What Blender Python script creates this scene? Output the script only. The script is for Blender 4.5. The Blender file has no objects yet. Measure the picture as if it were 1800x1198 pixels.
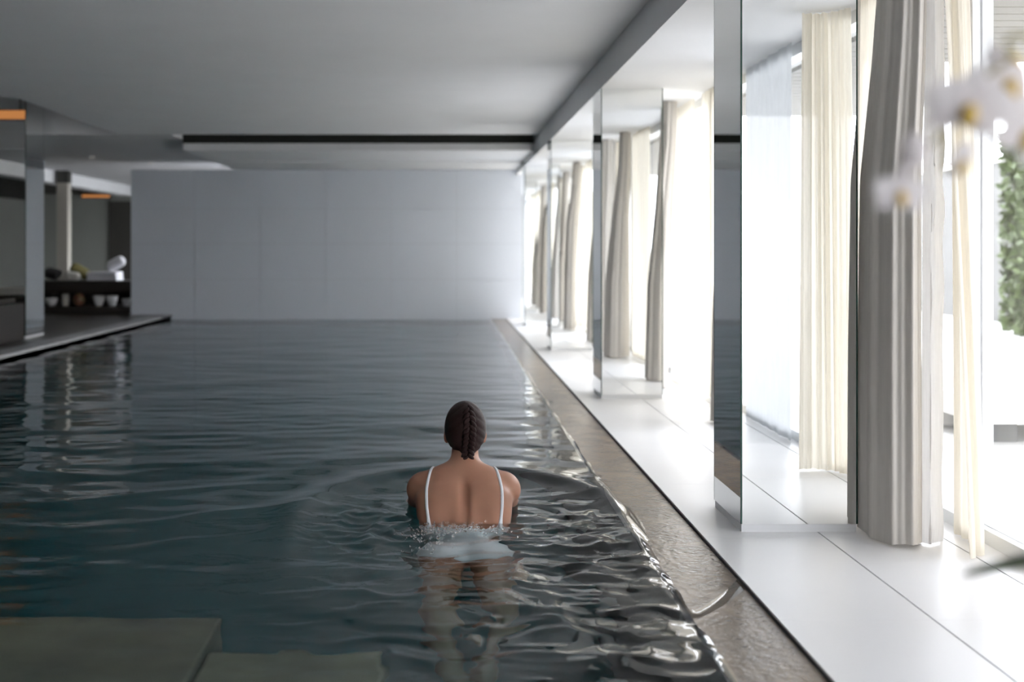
import bpy, bmesh, math, random
import numpy as np
from mathutils import Vector, Matrix

SC = bpy.context.scene
COL = SC.collection
random.seed(7)
RNG = np.random.default_rng(7)

# ------------------------------------------------------------------ camera
CAMH = 1.05
cam = bpy.data.cameras.new('camera')
camo = bpy.data.objects.new('camera', cam)
COL.objects.link(camo)
camo.location = (0, 0, CAMH)
camo.rotation_euler = (math.radians(90), 0, 0)
cam.sensor_fit = 'HORIZONTAL'
cam.sensor_width = 36.0
cam.lens = 40.0
cam.shift_x = 120 / 1800
cam.shift_y = -162 / 1800
cam.clip_start = 0.05
cam.clip_end = 200
cam.dof.use_dof = True
cam.dof.focus_distance = 4.35
cam.dof.aperture_fstop = 1.9
SC.camera = camo

# ------------------------------------------------------------------ world: bright overcast sky
W = bpy.data.worlds.new('overcast_sky')
SC.world = W
W.use_nodes = True
bg = W.node_tree.nodes['Background']
bg.inputs[0].default_value = (0.93, 0.955, 1.0, 1)
bg.inputs[1].default_value = 7.0

SC.view_settings.view_transform = 'Standard'
SC.view_settings.look = 'None'
SC.view_settings.gamma = 1.0
SC.view_settings.use_curve_mapping = False
SC.view_settings.exposure = 0.34

cy = SC.cycles
cy.use_denoising = True
cy.max_bounces = 14
cy.diffuse_bounces = 8
cy.glossy_bounces = 8
cy.transmission_bounces = 8
cy.transparent_max_bounces = 12
cy.sample_clamp_indirect = 6.0
cy.blur_glossy = 0.6

# ------------------------------------------------------------------ materials
MATS = {}


def mat(name, col, rough=0.5, metal=0.0, noise=0.0, nscale=8.0, bump=0.0, bscale=60.0, spec=0.5,
        col2=None, trans=0.0, sss=0.0, stretch=(1, 1, 1), coat=0.0):
    m = bpy.data.materials.new(name)
    m.use_nodes = True
    nt = m.node_tree
    p = nt.nodes['Principled BSDF']
    p.inputs['Base Color'].default_value = (*col, 1)
    p.inputs['Roughness'].default_value = rough
    p.inputs['Metallic'].default_value = metal
    p.inputs['Specular IOR Level'].default_value = spec
    p.inputs['Transmission Weight'].default_value = trans
    p.inputs['Coat Weight'].default_value = coat
    if sss:
        p.inputs['Subsurface Weight'].default_value = sss
        p.inputs['Subsurface Radius'].default_value = (1.0, 0.35, 0.2)
        p.inputs['Subsurface Scale'].default_value = 0.01
    tc = nt.nodes.new('ShaderNodeTexCoord')
    mp = nt.nodes.new('ShaderNodeMapping')
    mp.inputs['Scale'].default_value = stretch
    nt.links.new(tc.outputs['Object'], mp.inputs['Vector'])
    if noise > 0 or col2:
        n = nt.nodes.new('ShaderNodeTexNoise')
        n.inputs['Scale'].default_value = nscale
        n.inputs['Detail'].default_value = 5
        nt.links.new(mp.outputs[0], n.inputs['Vector'])
        r = nt.nodes.new('ShaderNodeValToRGB')
        c2 = col2 if col2 else tuple(c * (1 - noise) for c in col)
        r.color_ramp.elements[0].position = 0.32
        r.color_ramp.elements[0].color = (*c2, 1)
        r.color_ramp.elements[1].position = 0.68
        r.color_ramp.elements[1].color = (*col, 1)
        nt.links.new(n.outputs['Fac'], r.inputs['Fac'])
        nt.links.new(r.outputs['Color'], p.inputs['Base Color'])
    if bump > 0:
        n2 = nt.nodes.new('ShaderNodeTexNoise')
        n2.inputs['Scale'].default_value = bscale
        n2.inputs['Detail'].default_value = 4
        nt.links.new(mp.outputs[0], n2.inputs['Vector'])
        b = nt.nodes.new('ShaderNodeBump')
        b.inputs['Strength'].default_value = bump
        b.inputs['Distance'].default_value = 0.01
        nt.links.new(n2.outputs['Fac'], b.inputs['Height'])
        nt.links.new(b.outputs['Normal'], p.inputs['Normal'])
    MATS[name] = m
    return m


def emit(name, col, strength):
    m = bpy.data.materials.new(name)
    m.use_nodes = True
    nt = m.node_tree
    nt.nodes.clear()
    e = nt.nodes.new('ShaderNodeEmission')
    e.inputs[0].default_value = (*col, 1)
    e.inputs[1].default_value = strength
    o = nt.nodes.new('ShaderNodeOutputMaterial')
    nt.links.new(e.outputs[0], o.inputs['Surface'])
    return m


def cloth(name, col, transl=0.3, transp=0.0, rough=0.9, wscale=900.0):
    """woven cloth: diffuse + translucent (+ open weave)"""
    m = bpy.data.materials.new(name)
    m.use_nodes = True
    nt = m.node_tree
    nt.nodes.clear()
    o = nt.nodes.new('ShaderNodeOutputMaterial')
    tc = nt.nodes.new('ShaderNodeTexCoord')
    mp = nt.nodes.new('ShaderNodeMapping')
    mp.inputs['Scale'].default_value = (1, 1, 0.06)
    nt.links.new(tc.outputs['Object'], mp.inputs['Vector'])
    n = nt.nodes.new('ShaderNodeTexNoise')
    n.inputs['Scale'].default_value = 140
    n.inputs['Detail'].default_value = 3
    nt.links.new(mp.outputs[0], n.inputs['Vector'])
    r = nt.nodes.new('ShaderNodeValToRGB')
    r.color_ramp.elements[0].position = 0.3
    r.color_ramp.elements[0].color = (*[c * 0.94 for c in col], 1)
    r.color_ramp.elements[1].position = 0.65
    r.color_ramp.elements[1].color = (*col, 1)
    nt.links.new(n.outputs['Fac'], r.inputs['Fac'])
    d = nt.nodes.new('ShaderNodeBsdfDiffuse')
    t = nt.nodes.new('ShaderNodeBsdfTranslucent')
    nt.links.new(r.outputs['Color'], d.inputs['Color'])
    nt.links.new(r.outputs['Color'], t.inputs['Color'])
    mx = nt.nodes.new('ShaderNodeMixShader')
    mx.inputs[0].default_value = transl
    nt.links.new(d.outputs[0], mx.inputs[1])
    nt.links.new(t.outputs[0], mx.inputs[2])
    last = mx
    if transp > 0:
        tr = nt.nodes.new('ShaderNodeBsdfTransparent')
        tr.inputs[0].default_value = (1, 0.98, 0.94, 1)
        m2 = nt.nodes.new('ShaderNodeMixShader')
        m2.inputs[0].default_value = transp
        nt.links.new(mx.outputs[0], m2.inputs[1])
        nt.links.new(tr.outputs[0], m2.inputs[2])
        last = m2
    nt.links.new(last.outputs[0], o.inputs['Surface'])
    return m


M_plaster = mat('white_plaster', (0.82, 0.825, 0.835), 0.85, noise=0.03, nscale=2, bump=0.03, bscale=150)
M_ceil_lounge = mat('lounge_ceiling', (0.66, 0.66, 0.67), 0.85)
M_fascia = mat('grey_fascia', (0.80, 0.81, 0.83), 0.75, noise=0.03, nscale=3)
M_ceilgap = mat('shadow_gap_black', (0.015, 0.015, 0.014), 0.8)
M_panel = mat('pale_blue_panel', (0.75, 0.79, 0.86), 0.5, noise=0.02, nscale=1.5)
M_groove = mat('panel_groove', (0.62, 0.64, 0.68), 0.8)
M_tile = mat('white_floor_tile', (0.85, 0.85, 0.86), 0.35, noise=0.02, nscale=3, bump=0.015, bscale=120)
M_joint = mat('tile_joint', (0.13, 0.13, 0.13), 0.9)
M_mirror = mat('mirror', (0.91, 0.92, 0.915), 0.0, metal=1.0)
M_mirror_edge = mat('green_glass_edge', (0.015, 0.06, 0.045), 0.2)
M_plinth = mat('white_plinth', (0.75, 0.76, 0.77), 0.5, noise=0.03)
M_stone = mat('wet_grey_stone', (0.25, 0.190, 0.138), 0.24, col2=(0.15, 0.115, 0.085), nscale=9, bump=0.35, bscale=45)
M_ledge = mat('submerged_stone', (0.34, 0.255, 0.165), 0.6, col2=(0.15, 0.12, 0.085), nscale=3, bump=0.2, bscale=20)
M_pool = mat('dark_pool_tile', (0.34, 0.48, 0.47), 0.5, col2=(0.28, 0.41, 0.40), nscale=2.5)
M_poolside = mat('black_pool_side', (0.03, 0.03, 0.032), 0.5, noise=0.3, nscale=4)
M_deck = mat('dark_deck_stone', (0.10, 0.097, 0.094), 0.3, noise=0.25, nscale=5)
M_deckedge = mat('light_coping_stone', (0.58, 0.58, 0.59), 0.4, noise=0.2, nscale=9)
M_lounge = mat('lounge_wall', (0.30, 0.31, 0.28), 0.7, noise=0.06, nscale=2)
M_loungedark = mat('lounge_dark_wall', (0.05, 0.047, 0.04), 0.7, noise=0.1)
M_darkwood = mat('dark_stained_wood', (0.035, 0.03, 0.026), 0.45, noise=0.35, nscale=6, stretch=(1, 12, 12))
M_beige = mat('beige_stone_column', (0.48, 0.45, 0.39), 0.6, noise=0.06)
M_bronze = mat('dark_bronze', (0.06, 0.06, 0.052), 0.4, metal=0.6)
M_frame = mat('window_frame_grey', (0.72, 0.73, 0.73), 0.4)
M_terrace = mat('pale_terrace_stone', (0.64, 0.64, 0.63), 0.8, noise=0.06, nscale=3)
M_white = mat('white_paint', (0.80, 0.79, 0.76), 0.6)
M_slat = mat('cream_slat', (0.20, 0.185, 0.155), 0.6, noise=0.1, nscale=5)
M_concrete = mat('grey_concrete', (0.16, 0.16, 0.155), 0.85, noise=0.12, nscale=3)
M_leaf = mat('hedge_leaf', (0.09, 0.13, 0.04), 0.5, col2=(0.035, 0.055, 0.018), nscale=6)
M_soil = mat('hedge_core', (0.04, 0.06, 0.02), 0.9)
M_petal = cloth('white_petal', (0.88, 0.84, 0.84), 0.45)
M_lip = mat('yellow_orchid_lip', (0.55, 0.35, 0.05), 0.5, col2=(0.65, 0.5, 0.2), nscale=60)
M_stem = mat('orchid_stem', (0.20, 0.17, 0.05), 0.5)
M_oleaf = mat('orchid_leaf', (0.05, 0.09, 0.02), 0.3, col2=(0.03, 0.05, 0.015), nscale=12)
M_pot = mat('white_ceramic', (0.8, 0.8, 0.79), 0.2)
M_towel = mat('white_towel', (0.78, 0.78, 0.82), 0.95, bump=0.4, bscale=250)
M_towel2 = mat('cream_towel', (0.62, 0.60, 0.55), 0.95, bump=0.4, bscale=250)
M_olive = mat('olive_fabric', (0.10, 0.085, 0.02), 0.9, bump=0.2, bscale=200)
M_black = mat('black_fabric', (0.012, 0.012, 0.012), 0.9)
M_bowl = mat('white_bowl', (0.82, 0.82, 0.82), 0.25)
M_redpot = mat('red_glaze', (0.25, 0.09, 0.07), 0.35, col2=(0.16, 0.15, 0.06), nscale=14)
M_cup = mat('grey_beige_glaze', (0.5, 0.48, 0.43), 0.35)
M_drape = cloth('grey_linen', (0.63, 0.60, 0.56), 0.16)
M_lining = cloth('white_lining', (0.90, 0.90, 0.91), 0.5)
M_sheer = cloth('cream_sheer', (0.90, 0.85, 0.75), 0.45, 0.03)
M_dim_voile = cloth('added_dim_voile', (0.70, 0.72, 0.74), 0.40, 0.05)  # for the added voile that tones down the bright pane
M_skin = mat('skin', (0.44, 0.22, 0.142), 0.45, sss=0.12, noise=0.08, nscale=14, spec=0.45)
M_suit = mat('white_swimsuit', (0.86, 0.87, 0.90), 0.55, bump=0.1, bscale=400)
M_hair = mat('dark_brown_hair', (0.026, 0.011, 0.010), 0.42, bump=0.5, bscale=160, stretch=(1, 1, 5), spec=0.22)
M_eye = mat('eye_white', (0.85, 0.83, 0.8), 0.2)
M_warm = emit('warm_cove_light', (1.0, 0.40, 0.13), 0.42)
M_warmlamp = emit('warm_lamp', (1.0, 0.5, 0.18), 0.7)
M_spot = emit('ceiling_spot_lens', (1.0, 0.95, 0.85), 0.5)

# clear window glass
M_glass = bpy.data.materials.new('window_glass')
M_glass.use_nodes = True
_nt = M_glass.node_tree
_nt.nodes.clear()
_o = _nt.nodes.new('ShaderNodeOutputMaterial')
_t = _nt.nodes.new('ShaderNodeBsdfTransparent')
_t.inputs[0].default_value = (0.97, 0.97, 0.98, 1)
_g = _nt.nodes.new('ShaderNodeBsdfGlossy')
_g.inputs['Roughness'].default_value = 0.0
_f = _nt.nodes.new('ShaderNodeLayerWeight')
_f.inputs['Blend'].default_value = 0.5
_pw = _nt.nodes.new('ShaderNodeMath')
_pw.operation = 'POWER'
_pw.inputs[1].default_value = 5.0
_ad = _nt.nodes.new('ShaderNodeMath')
_ad.operation = 'MULTIPLY_ADD'
_ad.inputs[1].default_value = 0.5
_ad.inputs[2].default_value = 0.03
_nt.links.new(_f.outputs['Facing'], _pw.inputs[0])
_nt.links.new(_pw.outputs[0], _ad.inputs[0])
_m = _nt.nodes.new('ShaderNodeMixShader')
_nt.links.new(_ad.outputs[0], _m.inputs[0])
_nt.links.new(_t.outputs[0], _m.inputs[1])
_nt.links.new(_g.outputs[0], _m.inputs[2])
_nt.links.new(_m.outputs[0], _o.inputs['Surface'])

# pool water: refracting surface, absorbing body
M_water = bpy.data.materials.new('pool_water')
M_water.use_nodes = True
_nt = M_water.node_tree
_p = _nt.nodes['Principled BSDF']
_p.inputs['Base Color'].default_value = (1, 1, 1, 1)
_p.inputs['Roughness'].default_value = 0.0
_p.inputs['IOR'].default_value = 1.333
_p.inputs['Transmission Weight'].default_value = 1.0
_tc = _nt.nodes.new('ShaderNodeTexCoord')
_mp = _nt.nodes.new('ShaderNodeMapping')
_mp.inputs['Scale'].default_value = (1, 2.4, 1)
_n = _nt.nodes.new('ShaderNodeTexNoise')
_n.inputs['Scale'].default_value = 9
_n.inputs['Detail'].default_value = 4
_n.inputs['Roughness'].default_value = 0.55
_b = _nt.nodes.new('ShaderNodeBump')
_b.inputs['Strength'].default_value = 0.22
_b.inputs['Distance'].default_value = 0.004
_nt.links.new(_tc.outputs['Object'], _mp.inputs['Vector'])
_nt.links.new(_mp.outputs[0], _n.inputs['Vector'])
_nt.links.new(_n.outputs['Fac'], _b.inputs['Height'])
_nt.links.new(_b.outputs['Normal'], _p.inputs['Normal'])
_v = _nt.nodes.new('ShaderNodeVolumeAbsorption')
_v.inputs['Color'].default_value = (0.15, 0.70, 0.74, 1)
_v.inputs['Density'].default_value = 1.4
_nt.links.new(_v.outputs[0], _nt.nodes['Material Output'].inputs['Volume'])

M_drop = mat('water_drop', (1, 1, 1), 0.0, trans=1.0)
M_drop.node_tree.nodes['Principled BSDF'].inputs['IOR'].default_value = 1.333

# ------------------------------------------------------------------ helpers
ORG = {}


def tag(o, label=None, cat=None, group=None, kind=None):
    if label:
        o['label'] = label
    if cat:
        o['category'] = cat
    if group:
        o['group'] = group
    if kind:
        o['kind'] = kind
    return o


def empty(name, loc, label=None, cat=None, group=None):
    o = bpy.data.objects.new(name, None)
    o.empty_display_size = 0.05
    COL.objects.link(o)
    o.location = loc
    ORG[o] = Vector(loc)
    return tag(o, label, cat, group)


def mk(name, V, F, m, parent=None, smooth=False):
    """mesh from world coordinates; origin at the base centre, or on the parent's origin"""
    V = np.asarray(V, dtype=float)
    if parent is not None:
        org = ORG[parent]
    else:
        lo, hi = V.min(0), V.max(0)
        org = Vector(((lo[0] + hi[0]) / 2, (lo[1] + hi[1]) / 2, lo[2]))
    me = bpy.data.meshes.new(name)
    Vl = V - np.array(org)
    if isinstance(F, np.ndarray):
        me.vertices.add(len(Vl))
        me.vertices.foreach_set('co', Vl.astype(np.float32).ravel())
        n, k = F.shape
        me.loops.add(n * k)
        me.loops.foreach_set('vertex_index', F.astype(np.int32).ravel())
        me.polygons.add(n)
        me.polygons.foreach_set('loop_start', np.arange(0, n * k, k, dtype=np.int32))
        me.polygons.foreach_set('loop_total', np.full(n, k, dtype=np.int32))
        me.update(calc_edges=True)
        me.validate()
    else:
        me.from_pydata(Vl.tolist(), [], [list(f) for f in F])
        me.update()
    if smooth:
        me.polygons.foreach_set('use_smooth', np.ones(len(me.polygons), dtype=bool))
    me.materials.append(m)
    o = bpy.data.objects.new(name, me)
    COL.objects.link(o)
    ORG[o] = Vector(org)
    if parent is not None:
        o.parent = parent
    else:
        o.location = org
    return o


BOXF = [(0, 3, 2, 1), (4, 5, 6, 7), (0, 1, 5, 4), (1, 2, 6, 5), (2, 3, 7, 6), (3, 0, 4, 7)]


def boxv(x0, x1, y0, y1, z0, z1):
    return [(x0, y0, z0), (x1, y0, z0), (x1, y1, z0), (x0, y1, z0),
            (x0, y0, z1), (x1, y0, z1), (x1, y1, z1), (x0, y1, z1)]


def box(name, x0, x1, y0, y1, z0, z1, m, parent=None, bev=0.0):
    o = mk(name, boxv(x0, x1, y0, y1, z0, z1), BOXF, m, parent)
    if bev > 0:
        bm = bmesh.new()
        bm.from_mesh(o.data)
        bmesh.ops.bevel(bm, geom=bm.edges[:] + bm.verts[:], offset=bev, segments=2, affect='EDGES', profile=0.5)
        bm.to_mesh(o.data)
        bm.free()
    return o


def boxes(name, lst, m, parent=None):
    V, F = [], []
    for b in lst:
        k = len(V)
        V += boxv(*b)
        F += [tuple(i + k for i in f) for f in BOXF]
    return mk(name, V, F, m, parent)


def struct(o):
    o['kind'] = 'structure'
    return o


def lathe(name, prof, cx, cy, m, parent=None, n=28):
    """prof: list of (r, z) from bottom to top"""
    V, F = [], []
    for r, z in prof:
        for k in range(n):
            a = 2 * math.pi * k / n
            V.append((cx + r * math.cos(a), cy + r * math.sin(a), z))
    for i in range(len(prof) - 1):
        for k in range(n):
            k2 = (k + 1) % n
            F.append((i * n + k, i * n + k2, (i + 1) * n + k2, (i + 1) * n + k))
    F.append(tuple(range(n - 1, -1, -1)))
    F.append(tuple((len(prof) - 1) * n + k for k in range(n)))
    return mk(name, V, F, m, parent, smooth=True)


def tube(name, pts, rad, m, parent=None, n=10):
    pts = [Vector(p) for p in pts]
    rad = rad if isinstance(rad, (list, tuple)) else [rad] * len(pts)
    V, F = [], []
    for i, p in enumerate(pts):
        t = (pts[min(i + 1, len(pts) - 1)] - pts[max(i - 1, 0)]).normalized()
        up = Vector((0, 0, 1)) if abs(t.z) < 0.9 else Vector((0, 1, 0))
        a = t.cross(up).normalized()
        b = t.cross(a).normalized()
        for k in range(n):
            w = 2 * math.pi * k / n
            V.append(tuple(p + (a * math.cos(w) + b * math.sin(w)) * rad[i]))
    for i in range(len(pts) - 1):
        for k in range(n):
            k2 = (k + 1) % n
            F.append((i * n + k, i * n + k2, (i + 1) * n + k2, (i + 1) * n + k))
    F.append(tuple(range(n - 1, -1, -1)))
    F.append(tuple((len(pts) - 1) * n + k for k in range(n)))
    return mk(name, V, F, m, parent, smooth=True)


def grid_faces(nu, nv, closed=False):
    F = []
    for i in range(nu - 1):
        for j in range(nv if closed else nv - 1):
            j2 = (j + 1) % nv
            F.append((i * nv + j, i * nv + j2, (i + 1) * nv + j2, (i + 1) * nv + j))
    return F


# ------------------------------------------------------------------ dimensions
ZC = 2.37        # pool ceiling
ZS = 2.162       # soffit by the windows
ZF = 2.238       # lowered far ceiling
XB = 1.09        # fascia plane = pool side of the mirrored columns
XW = 1.91        # window plane
XI, XO = 0.708, 0.935   # wet coping, inner and outer edge
YW = 17.1        # end wall
XL = -4.1        # pool's far (lounge) edge
ZD = 0.062       # lounge deck above water
Y0 = -4.0        # back of the hall
YE = 24.0        # end of the lounge
XFAR = -10.0
YP = 2.15        # near end of the pool
COLY = [4.177 + 3.71 * k for k in range(4)]

# ------------------------------------------------------------------ setting: ceilings
ce = struct(box('ceiling', -3.75, XB, Y0, 13.15, ZC, ZC + 0.5, M_plaster))
box('ceiling_slab', XFAR, -3.75, Y0, 9.9, ZC, ZC + 0.5, M_plaster, ce)
box('ceiling_slab', XFAR, -3.75, 9.9, 13.15, ZC + 0.5, ZC + 0.6, M_plaster, ce)
box('ceiling_slab', XFAR, -3.15, 13.15, YE, ZC, ZC + 0.6, M_ceil_lounge, ce)
box('lowered_ceiling_panel', -3.15, XB, 13.75, YW + 0.3, ZF, ZC + 0.5, M_plaster, ce)
box('light_track', -3.0, 0.6, 15.4, 15.5, ZF - 0.012, ZF - 0.0005, M_fascia, ce)
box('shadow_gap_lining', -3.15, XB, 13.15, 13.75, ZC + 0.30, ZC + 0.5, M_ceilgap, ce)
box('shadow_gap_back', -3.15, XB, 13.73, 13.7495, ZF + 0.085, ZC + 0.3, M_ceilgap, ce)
sof = struct(box('trim_1', XB, XW + 0.15, Y0, YE, ZS, ZC + 0.5, M_fascia))
sof.data.materials.append(M_plaster)
sof.data.polygons[0].material_index = 1
beam = struct(box('trim_2', -6.85, -6.57, Y0, YE, ZS, ZC - 0.001, M_plaster))
low = struct(box('trim_3', XFAR, -6.86, Y0, YE, ZS + 0.05, ZC - 0.001, M_loungedark))

# ------------------------------------------------------------------ setting: end wall of panels
wall = struct(box('wall_far', -4.70, 1.18, YW + 0.025, YW + 0.30, -1.6, ZF, M_groove))
px = [1.18, 0.195, -0.79, -1.775, -2.76, -3.745, -4.70]
pz = [-0.25, 0.59, 1.125, 1.65, ZF]
for i in range(6):
    for j in range(4):
        box('wall_panel', px[i + 1] + (0.0025 if i < 5 else 0), px[i] - (0.0025 if i else 0), YW, YW + 0.024,
            pz[j] + 0.0025, pz[j + 1] - 0.0025, M_panel, wall)

# lounge and remaining hall walls
struct(box('wall_left', XFAR - 0.2, XFAR, Y0, YE, -0.1, ZC + 0.6, M_lounge))
struct(box('wall_lounge_end', XFAR, XW + 0.2, YE, YE + 0.2, -0.1, ZC + 0.6, M_lounge))
struct(box('wall_back', XFAR, XW + 0.2, Y0 - 0.2, Y0, -0.1, ZC + 0.6, M_plaster))
box('dark_door_panel', -7.05, -6.2, YE - 0.04, YE - 0.001, ZD, 2.05, M_loungedark, bpy.data.objects['wall_lounge_end'])

# ------------------------------------------------------------------ setting: floors
ZT = 0.010
fl = struct(box('floor', XO + 0.003, XW + 0.16, Y0, YE, -0.4, ZT - 0.006, M_joint))
tx = [XO + 0.005, 1.375, 1.797, XW + 0.16]
ty = [3.19 + 0.92 * k for k in range(-8, 26)]
ty = [y for y in ty if y > Y0 + 0.1 and y < YE - 0.1]
tys = [Y0] + ty + [YE]
for i in range(3):
    for a, b in zip(tys[:-1], tys[1:]):
        box('floor_tile', tx[i] + (0.003 if i else 0), tx[i + 1] - 0.003, a + 0.0006, b - 0.0006, ZT - 0.0055, ZT, M_tile, fl)
cop = struct(box('trim_4', XI, XO, YP, YW + 0.02, -0.5, -0.003, M_stone))
struct(box('wall_pool_right', XI - 0.02, XI - 0.0005, YP, YW + 0.02, -1.5, -0.006, M_poolside))
dk = struct(box('floor_lounge', XFAR, XL, Y0, YE, -0.3, ZD - 0.03, M_deck))
box('deck_paving', XFAR, XL - 0.22, Y0, YE, ZD - 0.03, ZD, M_deck, dk)
for k in range(12):
    y = YP + k * 1.2
    box('coping_slab', XL - 0.217, XL + 0.012, y + 0.002, min(y + 1.2, YW - 0.6) - 0.002, ZD - 0.0295, ZD + 0.002, M_deckedge, dk)
box('deck_paving', XL + 0.001, XO + 0.002, YW + 0.301, YE, -0.3, 0.0, M_deck, dk)
box('deck_paving', -4.6, XL + 0.02, YW - 0.6, YW + 0.0, ZD - 0.0295, ZD + 0.0005, M_deck, dk)
struct(box('wall_pool_left', XL - 0.02, XL + 0.0, YP, YW + 0.02, -1.5, ZD - 0.03, M_poolside))
struct(box('floor_pool', XL - 0.02, XO, YP - 0.2, YW + 0.05, -1.6, -1.45, M_pool))
struct(box('wall_pool_near', XL, XI, YP - 0.2, YP, -1.5, 0.0, M_pool))
struct(box('floor_near_deck', XL + 0.001, XO + 0.002, Y0, YP - 0.201, -0.3, 0.0, M_deck))

# submerged entry steps
lg = struct(box('pool_step_1', XL + 0.002, -0.66, YP, 3.40, -1.45, -0.16, M_ledge, None, 0.012))
lg2 = struct(box('pool_step_2', -0.655, -0.16, YP, 3.17, -1.45, -0.20, M_ledge, None, 0.012))

# ------------------------------------------------------------------ mirrored columns


def mirror_column(x0, x1, y0, y1, zb, zt, label, group):
    c = empty('mirrored_column', ((x0 + x1) / 2, (y0 + y1) / 2, zb), label, 'column', group)
    pb = zb + 0.03
    box('plinth', x0 + 0.004, x1 - 0.004, y0 + 0.004, y1 - 0.004, zb, pb, M_plinth, c)
    g = 0.006
    box('mirror_panel', x0 + g, x1 - g, y0, y0 + g, pb, zt, M_mirror, c)
    box('mirror_panel', x0 + g, x1 - g, y1 - g, y1, pb, zt, M_mirror, c)
    box('mirror_panel', x0, x0 + g, y0 + g, y1 - g, pb, zt, M_mirror, c)
    box('mirror_panel', x1 - g, x1, y0 + g, y1 - g, pb, zt, M_mirror, c)
    for a in (x0, x1 - g):
        for b in (y0, y1 - g):
            box('glass_edge', a, a + g, b, b + g, pb, zt, M_mirror_edge, c)
    box('core', x0 + g, x1 - g, y0 + g, y1 - g, pb, zt, M_ceilgap, c)
    return c


clab = ['mirrored square column nearest the camera, behind the grey drape',
        'second mirrored column from the camera, on the white window walkway',
        'third mirrored column from the camera on the window walkway',
        'farthest mirrored window column, close to the pale end wall']
for k, y in enumerate(COLY):
    mirror_column(XB, 1.52, y, y + 0.413, ZT, ZS, clab[k], 'mirrored columns beside the windows')
mirror_column(-4.96, -4.585, 12.48, 13.06, ZD, ZC + 0.5,
              'tall mirrored column on the dark lounge deck left of the pool', None)

lc = empty('lounge_column', (-6.44, 19.3, ZD), 'slim beige column with a dark reflection painted on its top behind the shelf of bowls', 'column')
box('shaft', -6.535, -6.345, 19.2, 19.38, ZD, 2.162, M_beige, lc)
box('painted_reflection', -6.54, -6.34, 19.195, 19.385, 2.162, 2.37, M_bronze, lc)  # dark block standing in for the ceiling reflected in the column top

# ------------------------------------------------------------------ windows
wy = [Y0] + [0.467 - 0.0] + COLY + [YE]
wn = 0
for a, b in zip(wy[:-1], wy[1:]):
    wn += 1
    w = struct(empty('window_%d' % wn, (XW + 0.05, (a + b) / 2, ZT)))
    x0, x1 = XW, XW + 0.08
    a0, b0 = a + 0.003, b - 0.003
    zt = ZS - 0.002
    box('frame_head', x0, x1, a0, b0, zt - 0.06, zt, M_frame, w)
    box('frame_sill', x0, x1, a0, b0, ZT + 0.0005, ZT + 0.05, M_frame, w)
    mid = (a + b) / 2 + 0.25
    for yy in (a0, mid - 0.03, b0 - 0.06):
        box('mullion', x0 + 0.002, x1 - 0.002, yy, yy + 0.06, ZT + 0.05, zt - 0.06, M_frame, w)
    for p, q in ((a0 + 0.06, mid - 0.03), (mid + 0.03, b0 - 0.06)):
        box('pane', x0 + 0.03, x0 + 0.038, p, q, ZT + 0.05, zt - 0.06, M_glass, w)

# ------------------------------------------------------------------ outside
struct(box('ground_terrace', XW + 0.161, 40, -20, 60, -0.2, -0.01, M_terrace))
cw = empty('garden_wall', (8.6, 17.0, -0.01), 'pale concrete garden wall beyond the terrace', 'wall')
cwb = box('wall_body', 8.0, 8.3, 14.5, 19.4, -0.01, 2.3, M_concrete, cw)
box('wall_cap', 7.96, 8.34, 14.46, 19.4, 2.3, 2.36, M_white, cw)


def hedge(x0, x1, y0, y1, h, n, label):
    r = empty('hedge', ((x0 + x1) / 2, (y0 + y1) / 2, -0.01), label, 'hedge')
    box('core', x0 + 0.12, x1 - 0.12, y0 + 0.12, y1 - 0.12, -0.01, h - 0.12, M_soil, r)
    P = np.empty((n, 3))
    P[:, 0] = RNG.uniform(x0, x1, n)
    P[:, 1] = RNG.uniform(y0, y1, n)
    P[:, 2] = RNG.uniform(0.05, h, n)
    side = RNG.integers(0, 4, n)
    off = RNG.uniform(0, 0.16, n)
    P[side == 0, 0] = (x0 + off)[side == 0]
    P[side == 1, 1] = (y0 + off)[side == 1]
    P[side == 2, 2] = (h - off)[side == 2]
    P[side == 3, 1] = (y1 - off)[side == 3]
    A = RNG.normal(size=(n, 3))
    A /= np.linalg.norm(A, axis=1)[:, None]
    B = np.cross(A, RNG.normal(size=(n, 3)))
    B /= np.linalg.norm(B, axis=1)[:, None]
    s = RNG.uniform(0.05, 0.09, n)[:, None]
    V = np.stack([P - A * s, P + B * s * .5, P + A * s, P - B * s * .5], 1).reshape(-1, 3)
    F = np.arange(4 * n).reshape(-1, 4)
    o = mk('foliage', V, F, M_leaf, r)
    o['kind'] = 'stuff'
    return r


hedge(6.9, 7.85, 9.0, 14.15, 2.45, 9000, 'clipped green hedge seen through the window at right')
bn = empty('terrace_bench', (3.9, 6.6, -0.01), 'low white slab bench on the terrace outside the glass', 'bench')
box('seat_slab', 2.9, 5.2, 6.15, 6.75, 0.10, 0.23, M_white, bn, 0.01)
box('backrest', 2.9, 5.2, 6.76, 6.86, 0.0, 0.30, M_white, bn, 0.01)
for x in (3.0, 4.9):
    box('leg', x, x + 0.15, 6.25, 6.65, -0.01, 0.10, M_concrete, bn)
pg = empty('pergola', (3.3, 2.9, -0.01), 'white slatted terrace canopy at the top of the window', 'canopy')
for k in range(48):  # row carried on out of view towards the camera to hold back daylight
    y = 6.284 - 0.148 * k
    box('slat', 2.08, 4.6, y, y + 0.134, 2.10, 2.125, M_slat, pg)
for x in (2.1, 4.5):
    box('beam', x, x + 0.06, -0.8, 6.5, 2.126, 2.24, M_white, pg)
for y in (-0.6, 5.9):
    box('post', 4.5, 4.58, y, y + 0.08, -0.01, 2.099, M_white, pg)

# ------------------------------------------------------------------ curtains
CG_D = 'grey drapes along the windows'
CG_S = 'cream sheer curtains along the windows'


def smooth(t):
    return t * t * (3 - 2 * t)


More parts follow.
